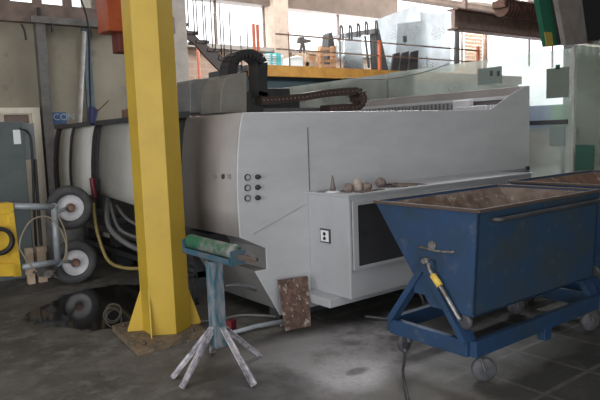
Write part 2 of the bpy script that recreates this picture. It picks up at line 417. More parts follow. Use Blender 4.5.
# red box high up beside the column
t = thing('control_box', (2.75,6.6,2.75), 'orange-red steel box hanging high up, left of the yellow column', 'box')
p = aty(108,31,6.5); MB().span((p.x,6.5,2.71),(p.x+.36,6.8,3.4)).build('housing', 'red_paint', t, .01)
MB().span((p.x+.13,6.55,2.5),(p.x+.3,6.75,2.71)).build('socket', 'red_dark', t, .01)
MB().cyl((p.x+.15,6.65,3.4),(p.x+.15,6.65,5.7),.03).build('hanger', 'dark_grey', t)

# ================================================================ MACHINE
FYM = 4.05; ZT = 1.73; XR = 6.53
mach = thing('cutting_machine', (4.5,5.5,0), 'large white industrial cutting machine with beige rounded side filling the middle of the hall', 'machine')
prof = [(2.516,.76),(2.51,.98),(2.509,1.136),(2.518,1.29),(2.535,1.443),(2.557,1.596),(2.585,1.70),(2.60,ZT)]
# front panel (white): rounded left edge, notch at lower left, raised right corner
out = prof + [(5.76,ZT),(6.13,1.89),(6.42,1.99),(XR,2.0),(XR,.06),(2.87,.06),(2.64,.47),(2.756,.47),(2.756,.64)]
MB().prism([(x,FYM,z) for x, z in out], (0,.012,0)).build('front_panel', 'white_paint', mach, .006)
# seams in the sheet metal
MB().span((3.222,FYM-.003,.03+.05),(3.232,FYM,1.60)).build('panel_seam', 'mid_grey', mach)
a = aty(253,234,FYM); b = aty(306,204,FYM); MB().bar((a.x,FYM-.0012,a.z),(b.x,FYM-.0012,b.z),.006,.002).build('panel_crease', 'grey_side', mach)
MB().span((5.2,FYM-.02,1.035),(XR-.02,FYM,1.055)).build('lower_trim', 'grey_side', mach)
MB().span((5.2,FYM-.022,1.005),(XR-.02,FYM,1.014)).build('seam_strip', 'mid_grey', mach)
MB().span((6.44,FYM-.02,1.03),(6.50,FYM,1.07)).build('corner_clip', 'dark_grey', mach)
# side covers, each a curved sheet along Y
def cover(y0, y1, dx=0.0, zb=.76, th=.03, y0b=None, y1b=None, zbb=None):
    m = MB(); n = len(prof); A = []; B = []
    lo = [(x+dx, z if z > zb else zb) for x, z in prof]
    for k, (x, z) in enumerate(lo):
        A.append(m.bm.verts.new((x, y0, z))); B.append(m.bm.verts.new((x, y1, z)))
    C = [m.bm.verts.new((x+th, y0, z)) for x, z in lo]; D = [m.bm.verts.new((x+th, y1, z)) for x, z in lo]
    if zbb is not None: B[0].co.z = zbb; D[0].co.z = zbb
    for k in range(n-1):
        for q in ((A[k],A[k+1],B[k+1],B[k]), (C[k],D[k],D[k+1],C[k+1]), (A[k],C[k],C[k+1],A[k+1]), (B[k],B[k+1],D[k+1],D[k])):
            f = m.bm.faces.new(q); m.smooth.append(f) if q[0] is A[k] and q[3] is B[k] else None
    m.bm.faces.new((A[0],B[0],D[0],C[0])); m.bm.faces.new((A[-1],C[-1],D[-1],B[-1]))
    return m
cover(FYM+.0125, 4.98).build('side_cover', 'cream_paint', mach)
cover(4.98, 5.22, .03, .55).build('seal_strip', 'black_rubber', mach)
cover(5.25, 7.06, .0, .82, zbb=.93).build('side_cover', 'cover_grey', mach)
cover(7.06, 7.28, -.012, .7).build('seal_strip', 'black_rubber', mach)
cover(7.28, 8.03, .0, .9).build('side_cover', 'cover_grey', mach)
cover(8.03, 8.12, -.006).build('seal_strip', 'black_rubber', mach)
cover(8.12, 8.58, .0, .9).build('side_cover', 'cover_grey', mach)
cover(8.58, 8.78, -.01).build('seal_strip', 'black_rubber', mach)
MB().box((2.60,6.9,1.755),(.08,3.8,.055)).build('top_seal', 'dark_grey', mach)
# chassis behind the covers
cx = [(2.66,ZT-.05),(2.66,.76),(2.756,.64),(2.756,.47),(2.66,.47),(2.88,.1),(3.3,.06),(3.3,ZT-.05)]
MB().prism([(x,FYM+.013,z) for x, z in cx], (0,.98,0)).build('chassis', 'chassis_grey', mach)
MB().span((2.9,5.0,.35),(3.3,8.7,1.6)).build('inner_frame', 'dark_grey', mach)
MB().span((3.3,FYM+.06,.12),(XR-.1,8.6,1.2)).build('bed', 'dark_grey', mach)
for y in (5.3,6.3,7.3,8.3): MB().span((2.75,y,0),(2.95,y+.2,.6)).build('foot', 'dark_grey', mach)
m = MB(); m.span((2.60,5.3,.45),(2.9,8.6,.52)); m.span((2.7,5.3,.18),(2.95,8.6,.24)); m.build('lower_rail', 'dark_grey', mach)
m = MB(); m.tube([(2.62,7.1,.9),(2.45,6.7,.62),(2.5,6.4,.45),(2.7,6.1,.3)],.03); m.tube([(2.6,7.0,.85),(2.5,6.5,.58),(2.6,6.0,.5)],.02); m.tube([(2.64,6.9,.8),(2.5,6.2,.7),(2.6,5.6,.6)],.018)
m.build('cable_bundle', 'mid_grey', mach)
MB().span((2.56,5.0,.60),(2.75,4.6,.72)).build('black_block', 'black_rubber', mach)
# base and right end
MB().span((2.9,FYM+.051,0),(XR-.05,FYM+.2,.1)).build('base_skirt', 'dark_grey', mach)
MB().prism([(XR-.05,FYM+.013,.06),(XR-.05,FYM+.013,2.0),(XR-.05,7.0,2.0),(XR-.05,7.4,1.72),(XR-.05,8.6,1.72),(XR-.05,8.6,.06)], (.05,0,0)).build('end_wall', 'cream_paint', mach, .004)
MB().span((XR-.16,FYM+.1,1.86),(XR-.05,7.1,1.90)).build('inner_lip', 'white_paint', mach)
# bellows along the right end
m = MB()
y0, y1 = 4.98, 6.9
n = 30
for i in range(n):
    y = y0+(y1-y0)*i/n; m.span((6.26,y,1.6),(6.36,y+(y1-y0)/n*.45,1.86))
m.build('bellows', 'grey_side', mach); MB().span((6.29,y0,1.6),(6.38,y1,1.855)).build('bellows_core', 'black_rubber', mach)
m = MB(); m.span((6.22,4.42,1.6),(6.36,4.92,1.80)); m.span((6.26,4.7,1.80),(6.36,4.95,1.88)); m.build('carriage_block', 'hub_white', mach, .01)
m = MB()
for i in range(8): m.span((6.215,4.12+i*.035,1.6),(6.3,4.135+i*.035,1.80))
m.build('carriage_fins', 'hub_white', mach)
# gauges, knobs, marks
for i, y in enumerate((177.3,187.8,198.2)):
    a = aty(247,y,FYM); g = MB().lathe([(.026,0),(.026,.012),(.020,.014)], (a.x,FYM,a.z), (0,-1,0), 24).build('gauge', 'black_rubber', mach)
    MB().lathe([(.019,.013),(.018,.0155)], (a.x,FYM,a.z), (0,-1,0), 24).build('dial', 'dial_face', g)
    b = aty(257,y-.5,FYM); MB().lathe([(.020,0),(.020,.02),(.012,.022),(.012,.04)], (b.x,FYM,b.z), (0,-1,0), 16).build('knob', 'black_rubber', mach)
for px in (215,223,229.5):
    a = atx(px,176.5,2.51); MB().lathe([(.022,0),(.020,.01)], (2.515,a.y,a.z), (-1,0,0), 16).build('button', 'dark_grey' if px==223 else 'grey_metal', mach)
a = atx(181.5,157,2.5); MB().box((2.525,5.06,a.z),(.012,.10,.11)).build('label_plate', 'white_label', mach)
# cabinet
CY = 3.543
cabx0, cabx1 = 3.205, 5.75
m = MB(); m.span((cabx0,CY,.225),(cabx1,FYM-.001,1.05)); m.build('control_cabinet', 'cab_white', mach, .008)
MB().span((cabx0-.012,CY-.015,1.05),(cabx1,FYM-.001,1.064)).build('cabinet_top', 'cab_white', mach)
p = aty(330,308.6,CY+.12); MB().span((p.x,CY+.12,max(.0,p.z)),(cabx1-.05,FYM-.001,.225)).build('cabinet_plinth', 'cab_white', mach, .005)
w = MB()
for (x0,z0,x1,z1) in ((3.235,.46,3.285,1.01),(3.285,.975,4.75,1.01),(3.285,.46,4.75,.484)): w.span((x0,CY-.02,z0),(x1,CY,z1))
fr = w.build('window_frame', 'cab_white', mach)
MB().span((3.285,CY-.006,.484),(4.75,CY,.975)).build('window_pane', 'dark_glass', fr)
MB().span((3.228,CY-.004,.44),(3.234,CY,1.02)).build('door_gap', 'mid_grey', mach)
MB().lathe([(.012,0),(.012,.02),(.017,.03)], (3.30,CY-.02,.75), (0,-1,0), 14).build('latch', 'black_rubber', fr)
a = atx(321,228,cabx0); b = atx(331,243.5,cabx0)
s_ = MB().span((cabx0-.012,b.y,b.z),(cabx0,a.y,a.z)).build('socket_plate', 'dark_grey', mach)
MB().span((cabx0-.016,b.y+.012,b.z+.012),(cabx0-.012,a.y-.012,a.z-.012)).build('socket_face', 'white_label', s_)
for zz in (.35,.68): MB().lathe([(.016,0),(.014,.006)], (cabx0-.016,(a.y+b.y)/2,a.z+(b.z-a.z)*zz), (-1,0,0), 14).build('socket_hole', 'black_rubber', s_)
# gantry head above the bed
GY = 5.3
def g(px, py, y=GY): return aty(px, py, y)
def gp(pts, y=GY): return [tuple(g(px,py,y)) for px, py in pts]
MB().prism(gp([(190,113),(190,82),(196,79),(221,77),(221,113)]), (0,.5,0)).build('gantry_cover', 'mid_grey', mach, .01)
MB().prism(gp([(220,113),(221,92),(225,78),(231,74),(247,72),(247,113)],GY-.36), (0,.6,0)).build('gantry_nose', 'nose_grey', mach, .01)
MB().prism(gp([(238,112),(240,92),(262,90),(264,112)],GY-.18), (0,.4,0)).build('drive_box', 'dark_grey', mach, .01)
MB().prism(gp([(262,112),(262,88),(290,88),(291,98),(300,100),(300,112)],GY+.1), (0,.3,0)).build('motor_box', 'dark_grey', mach, .01)
MB().prism(gp([(228,76),(229,70),(234,68),(235,78)],GY-.12), (0,.1,0)).build('clip', 'rivets', mach)
def chain(path, w, y0, y1, name, mcol, pins=True):
    m = MB()
    P = []
    for i in range(len(path)-1):
        a = Vector(path[i]); b = Vector(path[i+1]); k_ = max(1,int((b-a).length/3.4))
        for j in range(k_): P.append(a+(b-a)*j/k_)
    P.append(Vector(path[-1]))
    for i in range(len(P)-1):
        t = P[i+1]-P[i]; nrm = Vector((-t.y,t.x)).normalized()*w*.5; e = -t*.04
        q = [P[i]+nrm+e, P[i+1]+nrm-e, P[i+1]-nrm-e, P[i]-nrm+e]
        m.prism([tuple(aty(c.x,c.y,y0)) for c in q], (0,y1-y0,0))
        c = (P[i]+P[i+1])/2; p = aty(c.x,c.y,y0)
        if pins: nf = len(m.bm.faces); m.box((p.x,y0-.002,p.z),(.012,.01,.012)); m.bm.faces.ensure_lookup_table(); [setattr(m.bm.faces[q_], 'material_index', 1) for q_ in range(nf, len(m.bm.faces))]
    o = m.build(name, mcol, mach); o.data.materials.append(MATS['rivets']); return o
arch = [(232,92),(232,78),(233,68)] + [(248.5-15*math.cos(a_), 67-13.5*math.sin(a_)) for a_ in [math.pi*i/10 for i in range(1,10)]] + [(263,68),(262.5,82),(263,96),(264,92)]
chain(arch, 9.5, GY-.3, GY-.14, 'cable_chain', 'chain_black', False)
low = [(262,100.5),(285,99),(305,97),(325,93.5),(345,91.5),(355,91)] + [(355+8.5*math.sin(a_), 99-8.5*math.cos(a_)) for a_ in [math.pi*i/8 for i in range(1,9)]] + [(345,107.5),(330,108.5)]
chain(low, 7.5, GY-.3, GY-.14, 'cable_chain', 'chain_brown')
m = MB(); m.prism(gp([(264,112),(264,108),(360,107.5),(360,112)],GY-.05),(0,.3,0)); m.build('gantry_beam', 'mid_grey', mach)
p = g(357,99,GY-.2); MB().cyl((p.x,GY-.305,p.z),(p.x,GY-.14,p.z),.055,20).build('chain_pulley', 'chain_brown', mach)

# things on the cabinet ledge
ZL = 1.0645
def ledge(px, py): p = atz(px, py, ZL); return p.x, min(p.y, FYM-.06)
x, y = ledge(333,192.5)
o = thing('nozzle_stand', (x,y,ZL), 'thin pointed dark nozzle standing on a white disc on the ledge', 'nozzle')
MB().lathe([(.06,0),(.062,.008),(.045,.016)], (x,y,ZL)).build('disc', 'plate_white', o)
MB().lathe([(.026,.016),(.02,.05),(.013,.09),(.006,.135),(.003,.14)], (x,y,ZL), n=16).build('nozzle', 'cone_brown', o)
def lump(px, py, r, sq, m, label, seed, nm='grinding_ball'):
    x, y = ledge(px, py); rnd = random.Random(seed)
    bm = MB(); rr = bmesh.ops.create_icosphere(bm.bm, subdivisions=3, radius=r)
    for v in rr['verts']:
        k_ = 1+.05*math.sin(v.co.x*70+seed)+.04*math.sin(v.co.z*90+seed*2)
        v.co = Vector((v.co.x*k_, v.co.y*k_, (v.co.z*k_)*sq)); v.co.z = max(v.co.z, -r*sq*.8)
        v.co += Vector((x, y, ZL+r*sq*.8))
    for f in bm.bm.faces: bm.smooth.append(f)
    return tag(bm.build(nm, m), label, 'lump', 'lumps on the ledge')
lump(348,192,.043,.95,'lump','round brown lump on the ledge, next to the white disc',1,'clay_lump')
lump(357.5,191,.048,1.12,'lump_pale','tallest pale brown lump in the row on the ledge',2,'clay_lump')
lump(367,190.5,.046,.85,'lump','wide brown lump on the ledge, right of the tallest one',3,'clay_lump')
lump(381,187,.046,1.05,'lump','dark brown lump on the ledge, set apart at the rag end',4,'clay_lump')
x0,y0 = ledge(388,189); x1,y1 = ledge(428,182)
bm = MB(); nn = 16
vs = [[None]*5 for _ in range(nn)]
for i in range(nn):
    for j in range(5):
        t_ = i/(nn-1); h = .028*math.sin(math.pi*min(1,j/4))*(1.1-t_)*(1+.4*math.sin(i*2.1))+.002
        vs[i][j] = bm.bm.verts.new((3.83+t_*.38, 3.60+j*.05+.02*math.sin(i*1.3+j), ZL+h))
for i in range(nn-1):
    for j in range(4): bm.bm.faces.new((vs[i][j],vs[i+1][j],vs[i+1][j+1],vs[i][j+1]))
bw = [[bm.bm.verts.new((v.co.x, v.co.y, ZL+.0005)) for v in (r_[0], r_[4])] for r_ in vs]
o = bm.build('crumpled_rag', 'rag'); tag(o, 'crumpled brown rag lying flat on the ledge, right of the lumps', 'rag')
o = MB().box((3.50,3.60,ZL+.004),(.30,.06,.008),Matrix.Rotation(.1,3,'Z')).build('scraper', 'rag'); tag(o, 'flat brown strip lying in front of the lumps on the ledge', 'strip')
a = ledge(322,193); o = MB().box((3.30,3.85,ZL+.003),(.18,.18,.006),Matrix.Rotation(.3,3,'Z')).build('cloth_mat', 'mid_grey'); tag(o, 'thin grey mat on the ledge, left behind the pointed nozzle', 'mat')

# rusty plate leaning on the machine front
t0 = aty(280,281,3.80); t1 = aty(307,277,3.80)
pa = [Vector((2.79,3.74,.0)), Vector((2.985,3.70,.0)), Vector((3.01,3.98,.33)), Vector((2.80,4.02,.33))]
def plane_pt(px,py): # on the leaning plane through bottom (y 3.78,z0) -> (y 3.98,z .33)
    best=None
    for i in range(200):
        z=i*.002; p=aty(px,py,3.80+z*.5)
        if best is None or abs(p.z-z)<best[0]: best=(abs(p.z-z),p)
    return best[1]
q = [plane_pt(286,331),plane_pt(311,327),plane_pt(308,277),plane_pt(279,281)]
for v in q[:2]: v.z = max(0.002, v.z)
o = thing('rusty_plate', (q[0]+q[1])/2, 'small rust-brown plate with pale flaking patches leaning against the white machine', 'plate')
MB().prism(q, (0,.018,0.006)).build('plate', 'rust_dark', o)
# ================================================================ YELLOW COLUMN
CX, CYY = 2.035, 4.44
col = thing('yellow_column', (CX,CYY,0), 'tall yellow steel column with bolted base plate in front of the machine', 'column')
view = math.atan2(-CYY, -CX)       # direction towards the eye
base_a = view - math.radians(8)
RC = .19
def hexpt(k_, r=RC, z=0): a_ = base_a + math.radians(30+60*k_); return (CX+r*math.cos(a_), CYY+r*math.sin(a_), z)
MB().prism([hexpt(k_,z=.05) for k_ in range(6)], (0,0,5.66)).build('shaft', 'yellow_paint', col, .004)
bp_ = [(1.655,4.12),(2.25,4.17),(2.33,4.86),(1.74,4.84)]
MB().prism([(x,y,0) for x,y in bp_], (0,0,.05)).build('base_plate', 'base_grime', col, .004)
def gusset(ang, r0, r1, h, top):
    dx, dy = math.cos(ang), math.sin(ang); nx, ny = -dy*.007, dx*.007
    pts = [(r0,.05),(r1,.05),(r1,.07),(r0+.02,h),(r0,h)]
    return MB().prism([(CX+dx*r-nx, CYY+dy*r-ny, z) for r, z in pts], (2*nx,2*ny,0))
vl = view - math.pi/2; vr = view + math.pi/2      # to the viewer's left is view - 90 deg
gusset(view-math.radians(95), .15, .30, .42, 0).build('gusset', 'yellow_paint', col)
gusset(view+math.radians(100), .15, .275, .42, 0).build('gusset', 'yellow_paint', col)
V_ = Vector(hexpt(-1)); dv = Vector((-V_.x,-V_.y,0)).normalized(); sd_ = Vector((-dv.y,dv.x,0))*.005
MB().prism([V_-dv*.02-sd_+Vector((0,0,.05)), V_+dv*.075-sd_+Vector((0,0,.05)), V_+dv*.07-sd_+Vector((0,0,.08)), V_-dv*.02-sd_+Vector((0,0,.47))], sd_*2).build('gusset', 'yellow_paint', col)
gusset(view+math.pi, .16, .30, .42, 0).build('gusset', 'yellow_paint', col)
for (x,y) in ((1.74,4.2),(2.15,4.22),(1.80,4.74),(2.24,4.78)): MB().lathe([(.018,.05),(.018,.065),(.010,.067),(.010,.085)], (x,y,0), n=6).build('bolt', 'brown_steel', col)

# ================================================================ PIPE STAND in front of the column
SX, SY = 1.905, 3.39
st = thing('work_stand', (SX,SY,0), 'paint-chipped blue stand with splayed legs and green clamp roller, right of the column', 'stand')
m = MB(); m.span((SX-.042,SY-.042,.21),(SX+.042,SY+.042,.77)); m.build('post', 'stand_blue', st, .006)
for f in ((1.66,3.575),(1.62,3.385),(1.975,3.10),(2.30,3.50),(2.08,3.80)):
    d_ = Vector((f[0]-SX,f[1]-SY,0)).normalized(); a = Vector((SX,SY,.345))+d_*.04; b = Vector((f[0],f[1],.012))
    m = MB(); m.bar(a,b,.046,.008); sd = Vector((0,0,1)).cross(d_).normalized()*.013; m.bar(a+sd-Vector((0,0,.012)),b+sd-Vector((0,0,-.004)),.008,.034)
    m.build('leg', 'stand_legs', st)
e0 = Vector((1.865,3.63,.875)); e1 = Vector((1.915,3.13,.855)); ax = (e1-e0).normalized()
MB().lathe([(.03,0),(.046,.004),(.048,.03),(.045,.05),(.045,.44),(.048,.46),(.046,.50),(.025,.505)], e0, ax, 24).build('roller', 'vise_green', st)
m = MB(); m.bar(e0+Vector((0,.0,-.06)), e1+Vector((0,0,-.06)), .09, .03)
m.bar(e0+Vector((-.05,0,-.05)), e1+Vector((-.05,0,-.05)), .008, .03); m.bar(e0+Vector((.05,0,-.05)), e1+Vector((.05,0,-.05)), .008, .03)
m.box(e1+Vector((0,-.01,-.03)),(.10,.012,.09)); m.box(e0+Vector((0,.01,-.03)),(.10,.012,.09))
m.build('cradle', 'cradle_blue', st)
m = MB(); m.bar(e1+Vector((.0,-.005,-.02)), e1+Vector((.10,-.05,-.06)), .05,.03); m.cyl(e1+Vector((.05,-.03,-.03)), e1+Vector((.13,-.02,-.06)),.014,12); m.build('clamp_jaw', 'brown_steel', st)
m = MB(); m.tube([(SX+.05,SY-.02,.60),(SX+.13,SY-.08,.60),(SX+.24,SY-.10,.55)],.012,8); m.build('handle', 'dark_grey', st)

# small clutter behind the stand
o = MB().box((2.44,4.12,.05),(.07,.05,.10),Matrix.Rotation(.4,3,'Z')).build('red_can', 'hose_red'); o.location.z = 0; tag(o, 'small red can on the floor under the machine edge', 'can')
o = MB().tube([(2.20,4.02,.03),(2.60,4.02,.035),(3.02,3.93,.04)],.018,10,False).build('floor_rod', 'tube_grey'); tag(o, 'grey metal rod lying on the floor behind the stand legs', 'rod')
o = MB().tube([(2.15,4.62,.014),(2.5,4.45,.014),(2.75,4.4,.014),(2.98,4.0,.02),(2.8,3.95,.014)],.012,8).build('floor_cable', 'mid_grey'); tag(o, 'grey cable snaking on the floor under the machine', 'cable')
def coil(c, r, n_, rr, h):
    pts = []
    for i in range(n_*14+1):
        a_ = i/14*2*math.pi; k_ = 1+.12*math.sin(i*.7)
        pts.append((c[0]+r*k_*math.cos(a_), c[1]+.3*r*k_*math.sin(a_)+.01*math.sin(i), c[2]+r*k_*math.sin(a_)+.002*i))
    return MB().tube(pts, rr, 6, True, 2)
o = coil((1.99+.42,4.72,.36),.07,3,.007,0); o.tube([(2.41,4.72,.27),(2.44,4.72,.12),(2.46,4.73,.006)],.007,6); o.tube([(2.41,4.72,.44),(2.42,4.72,.55),(2.43,4.74,.65)],.007,6)
o = o.build('cable_coil', 'dark_grey'); tag(o, 'loose coil of thin wire hanging right of the yellow column base', 'wire')
o = coil((1.79,4.93,.13),.07,3,.005,0).build('wire_coil', 'pipe_dim'); o.location.z = 0; tag(o, 'small tangled wire coil on the floor left of the yellow column base', 'wire')
o = MB().tube([(3.42,3.62,.03),(3.55,3.42,.02),(3.75,3.35,.02),(3.95,3.44,.06),(4.02,3.6,.18)],.012,8).build('floor_hose', 'dark_grey'); tag(o, 'dark hose trailing on the floor under the white cabinet', 'hose')
o = MB().tube([atz(405,350,.25)+Vector((0,0,0)),atz(404,362,.15),atz(403,375,.04),atz(408,400,.012),atz(412,420,.012)],.010,8).build('loose_cable', 'dark_grey'); tag(o, 'dark cord hanging from the front blue skip frame to the floor', 'cord')

# ================================================================ SKIPS
def make_skip():
    sk = thing('tipping_skip', (3.9,2.6,0), 'front blue tipping skip with worn paint and rusty inside, on a wheeled frame', 'skip', None)
    X0, X1, Y0, Y1, ZR = 3.02, 4.45, 2.20, 3.06, 1.06
    zb = .43
    # cross-section (y,z): near side upright, far side sloping in
    outer = [(Y0,ZR),(Y0,zb),(Y0+.33,zb-.0),(Y1,ZR)]
    th = .012
    inner = [(Y0+th,ZR),(Y0+th,zb+th),(Y0+.33-th*.4,zb+th),(Y1-th*1.3,ZR)]
    def shell(sec, x0, x1, xb0, xb1):
        return [[(x0 if z > .9 else xb0, y, z) for y, z in sec], [(x1 if z > .9 else xb1, y, z) for y, z in sec]]
    ends = shell(outer, X0, X1, X0-.055, X1-.07)
    # body: panels built as thin plates
    A, B = ends
    def plate(p, n_, t=th):
        n_ = Vector(n_).normalized()*t; return MB().prism(p, n_)
    plate([A[0],A[1],B[1],B[0]], (0,1,0)).build('front_wall', 'skip_blue_worn', sk)
    plate([A[2],A[3],B[3],B[2]], (0,-1,.6)).build('sloping_wall', 'skip_blue', sk)
    plate(A, (1,0,0)).build('end_wall', 'skip_blue', sk)
    plate(B, (-1,0,0)).build('end_wall', 'skip_blue', sk)
    plate([A[1],A[2],B[2],B[1]], (0,0,1)).build('bottom', 'skip_blue', sk)
    C, D = shell([(y+.014 if k_ < 2 else y-.026, z+(.02 if k_ in (1,2) else -.01)) for k_, (y,z) in enumerate(outer)], X0+.014, X1-.014, X0-.041, X1-.084)
    l_ = MB(); l_.face([C[0],C[1],D[1],D[0]]); l_.face([C[2],C[3],D[3],D[2]]); l_.face(C); l_.face(D[::-1]); l_.face([C[1],C[2],D[2],D[1]])
    lo = l_.build('inner_lining', 'rust_pale', sk)
    md = lo.modifiers.new('thickness', 'SOLIDIFY'); md.thickness = .002; md.offset = 0
    rim = MB(); r_ = .014
    for p, q_ in (((X0,Y0),(X1,Y0)),((X1,Y0),(X1,Y1)),((X1,Y1),(X0,Y1)),((X0,Y1),(X0,Y0))):
        d_ = Vector((q_[0]-p[0],q_[1]-p[1],0)).normalized()*.012
        rim.bar(Vector((p[0],p[1],ZR))-d_, Vector((q_[0],q_[1],ZR))+d_, .022, .022)
    rim.build('rim', 'brown_steel', sk, .004)
    # push bar
    hb = MB(); hb.tube([(3.14,Y0,1.0),(3.14,Y0-.05,1.0),(3.20,Y0-.06,1.0),(4.34,Y0-.06,1.0),(4.39,Y0-.05,1.0),(4.39,Y0,1.0)],.014,10,False)
    hb.build('push_bar', 'dark_grey', sk)
    # end plate fittings
    for xe, s in ((X0-.02,-1),(X1-.08,1)):
        MB().cyl((xe,2.56,.72),(xe+s*.06,2.56,.72),.022,14).build('pivot', 'bare_steel', sk); MB().cyl((xe,2.53,.82),(xe+s*.02,2.53,.82),.028,14).build('boss', 'bare_steel', sk)
    MB().tube([(X0-.03,2.64,.80),(X0-.035,2.5,.79),(X0-.03,2.36,.80)],.008,8).build('rod', 'bare_steel', sk)
    lv = MB().tube([(X0-.07,2.53,.71),(X0-.08,2.50,.66),(X0-.08,2.40,.55),(X0-.08,2.28,.40)],.014,10).build('lever', 'bare_steel', sk)
    MB().tube([(X0-.08,2.487,.645),(X0-.08,2.43,.585)],.022,12,False).build('grip', 'yellow_grip', lv)
    ho = MB(); ho.lathe([(.035,0),(.05,.01),(.05,.03),(.035,.04)], (X0-.06,2.27,.385), (1,0,0), 18); ho.build('catch', 'dark_grey', lv)
    # wheeled frame
    XF0, XF1, YF0, YF1, ZF, HF = 2.975, 4.47, 2.215, 2.90, .225, .10
    f = MB()
    for y in (YF0,YF1): f.span((XF0,y-.025,ZF-HF/2),(XF1,y+.025,ZF+HF/2))
    for x in (XF0,XF1): f.span((x-.025,YF0+.025,ZF-HF/2),(x+.025,YF1-.025,ZF+HF/2))
    f.span((3.72,YF0-.03,ZF-.12),(3.80,YF0+.03,ZF-.03))
    f.build('frame', 'skip_blue', sk, .004)
    for x in (XF0,XF1):
        a_ = MB(); top = Vector((x,2.56,.70))
        a_.bar((x,YF1-.02,ZF+.04), top, .04, .075, (1,0,0)); a_.bar((x,YF0+.03,ZF+.04), top, .04, .10, (1,0,0))
        a_.prism([(x-.02,2.46,.50),(x-.02,2.66,.50),(x-.02,2.62,.73),(x-.02,2.50,.73)], (.04,0,0))
        a_.build('support', 'skip_blue', sk)
    for (x, y, ang) in ((XF0+.085,YF0+.02,-.75),(XF1-.07,YF0+.04,-.45),(XF0+.10,YF1-.02,.2),(XF1-.09,YF1-.03,-.6)):
        c = Vector((x,y,.078)); d_ = Vector((math.cos(ang),math.sin(ang),0)); sd = Vector((-d_.y,d_.x,0)); c2 = c + d_*.03
        fk = MB(); fk.span((x-.045,y-.04,ZF-HF/2-.012),(x+.045,y+.04,ZF-HF/2)); fk.cyl((x,y,.165),(x,y,ZF-HF/2-.01),.025,12)
        for s in (-1,1): fk.bar(c2+sd*s*.028, c+sd*s*.028+Vector((0,0,.095)), .04,.005, d_)
        fk.bar(c+sd*-.03+Vector((0,0,.093)), c+sd*.03+Vector((0,0,.093)), .05,.008, (1,0,0))
        cs = fk.build('caster', 'bare_steel', sk)
        MB().lathe([(.02,-.022),(.066,-.020),(.076,-.010),(.076,.010),(.066,.020),(.02,.022)], c2, sd, 24).build('wheel', 'caster', cs)
    return sk
sk1 = make_skip()
sk2 = copy_tree(sk1); sk2.location.x += 1.76; sk2.location.y += .10
sk2['label'] = 'rear skip with dark rusty inside, half hidden past the far end of the blue one'
lin2 = [c for c in sk2.children if c.name.startswith('inner_lining')][0]
lin2.data = lin2.data.copy(); lin2.data.materials[0] = MATS['rust']

# ================================================================ LEFT: lifter with wheels, cabinet, clutter
LY = 6.55
lt = thing('wheeled_lifter', (1.5,LY,0), 'yellow and grey wheeled lifter at the left edge, one big wheel above the other', 'trolley')
def L(px,py,y=LY): return aty(px,py,y)
def wheel(px, py, y):
    c = L(px,py,y); w_ = MB()
    axd = Vector((-.12,-1,0)).normalized(); R_ = .238
    w_.lathe([(.14,-.05),(.19,-.062),(.215,-.05),(R_,-.03),(R_,.03),(.215,.05),(.19,.062),(.14,.05)], c, axd, 36, True)
    o = w_.build('tyre', 'tyre_rubber', lt)
    MB().lathe([(.03,.055),(.05,.05),(.06,.02),(.10,.012),(.135,.03),(.139,.052),(.139,.02),(.139,-.04),(.03,-.045)], c, axd, 32).build('rim', 'hub_white', o)
    MB().lathe([(.045,-.05),(.05,.0),(.05,.06),(.03,.09),(.03,.12)], c, axd, 16).build('hub', 'rust', o)
    return c
c1 = wheel(69.5,207.5,6.76); c2_ = wheel(74.5,262,6.76)
m = MB(); A_, B_, C_, D_ = L(12,206), L(54,207), L(58,262), L(21,267)
for a,b in ((A_,B_),(B_,C_),(C_,D_)): m.tube([a,b],.034,12,False)
for p in (B_,C_): m.tube([p+Vector((0,-.01,0)),p+Vector((0,.03,0))],.042,12,False)
m.tube([L(57,212),c1],.02,10,False); m.tube([L(59,261),c2_],.02,10,False)
m.build('tube_frame', 'tube_grey', lt)
m = MB()
b0 = LY-.05
for pts in ([(-14,205),(12,203),(14,213),(-14,215)],[(8,203),(13,203),(22,276),(14,277)],[(-14,265),(20,263),(22,276),(-14,277)],[(-14,226),(6,226),(8,236),(-14,236)],[(-14,250),(9,250),(10,256),(-14,256)]):
    m.prism([tuple(L(px,py,b0)) for px,py in pts], (0,.16,0))
m.build('yellow_frame', 'yellow_frame', lt, .004)
c = L(-3,240,LY); m = MB(); m.lathe([(.10,0),(.14,.01),(.14,.05),(.10,.06)], c+Vector((0,-.06,0)), (0,-1,0), 28, True); m.build('suction_cup', 'black_rubber', lt)
m = MB(); m.prism([tuple(L(px,py,LY-.03)) for px,py in [(-14,208),(10,208),(18,270),(-14,270)]], (0,.10,0)); m.build('back_plate', 'yellow_frame', lt)
m = MB(); m.tube([L(19,250,LY-.1),L(22,235,LY-.1),L(32,220,LY-.12),L(48,217,LY-.1),L(60,229,LY-.1),L(66,245,LY-.1),L(64,262,LY-.08)],.008,8)
m.tube([L(19,248,LY-.1),L(28,262,LY-.1),L(37,272,LY-.1)],.008,8); m.tube([L(58,215,LY-.1),L(66,235,LY-.12),L(67,262,LY-.1)],.007,8)
m.build('air_hose', 'hose_beige', lt)
MB().prism([tuple(L(px,py,LY+.05)) for px,py in [(40,277),(46,270),(56,270),(50,278)]],(0,.3,0)).build('foot', 'bare_steel', lt)
m = MB(); m.span((1.78,7.12,0),(1.87,7.2,.40)); m.span((1.67,7.12,0),(1.74,7.2,.40)); m.span((1.64,7.10,.12),(1.89,7.12,.18))
tag(m.build('timber_crate', 'wood_pale'), 'pale timber battens standing upright behind the grey tube frame', 'timber')

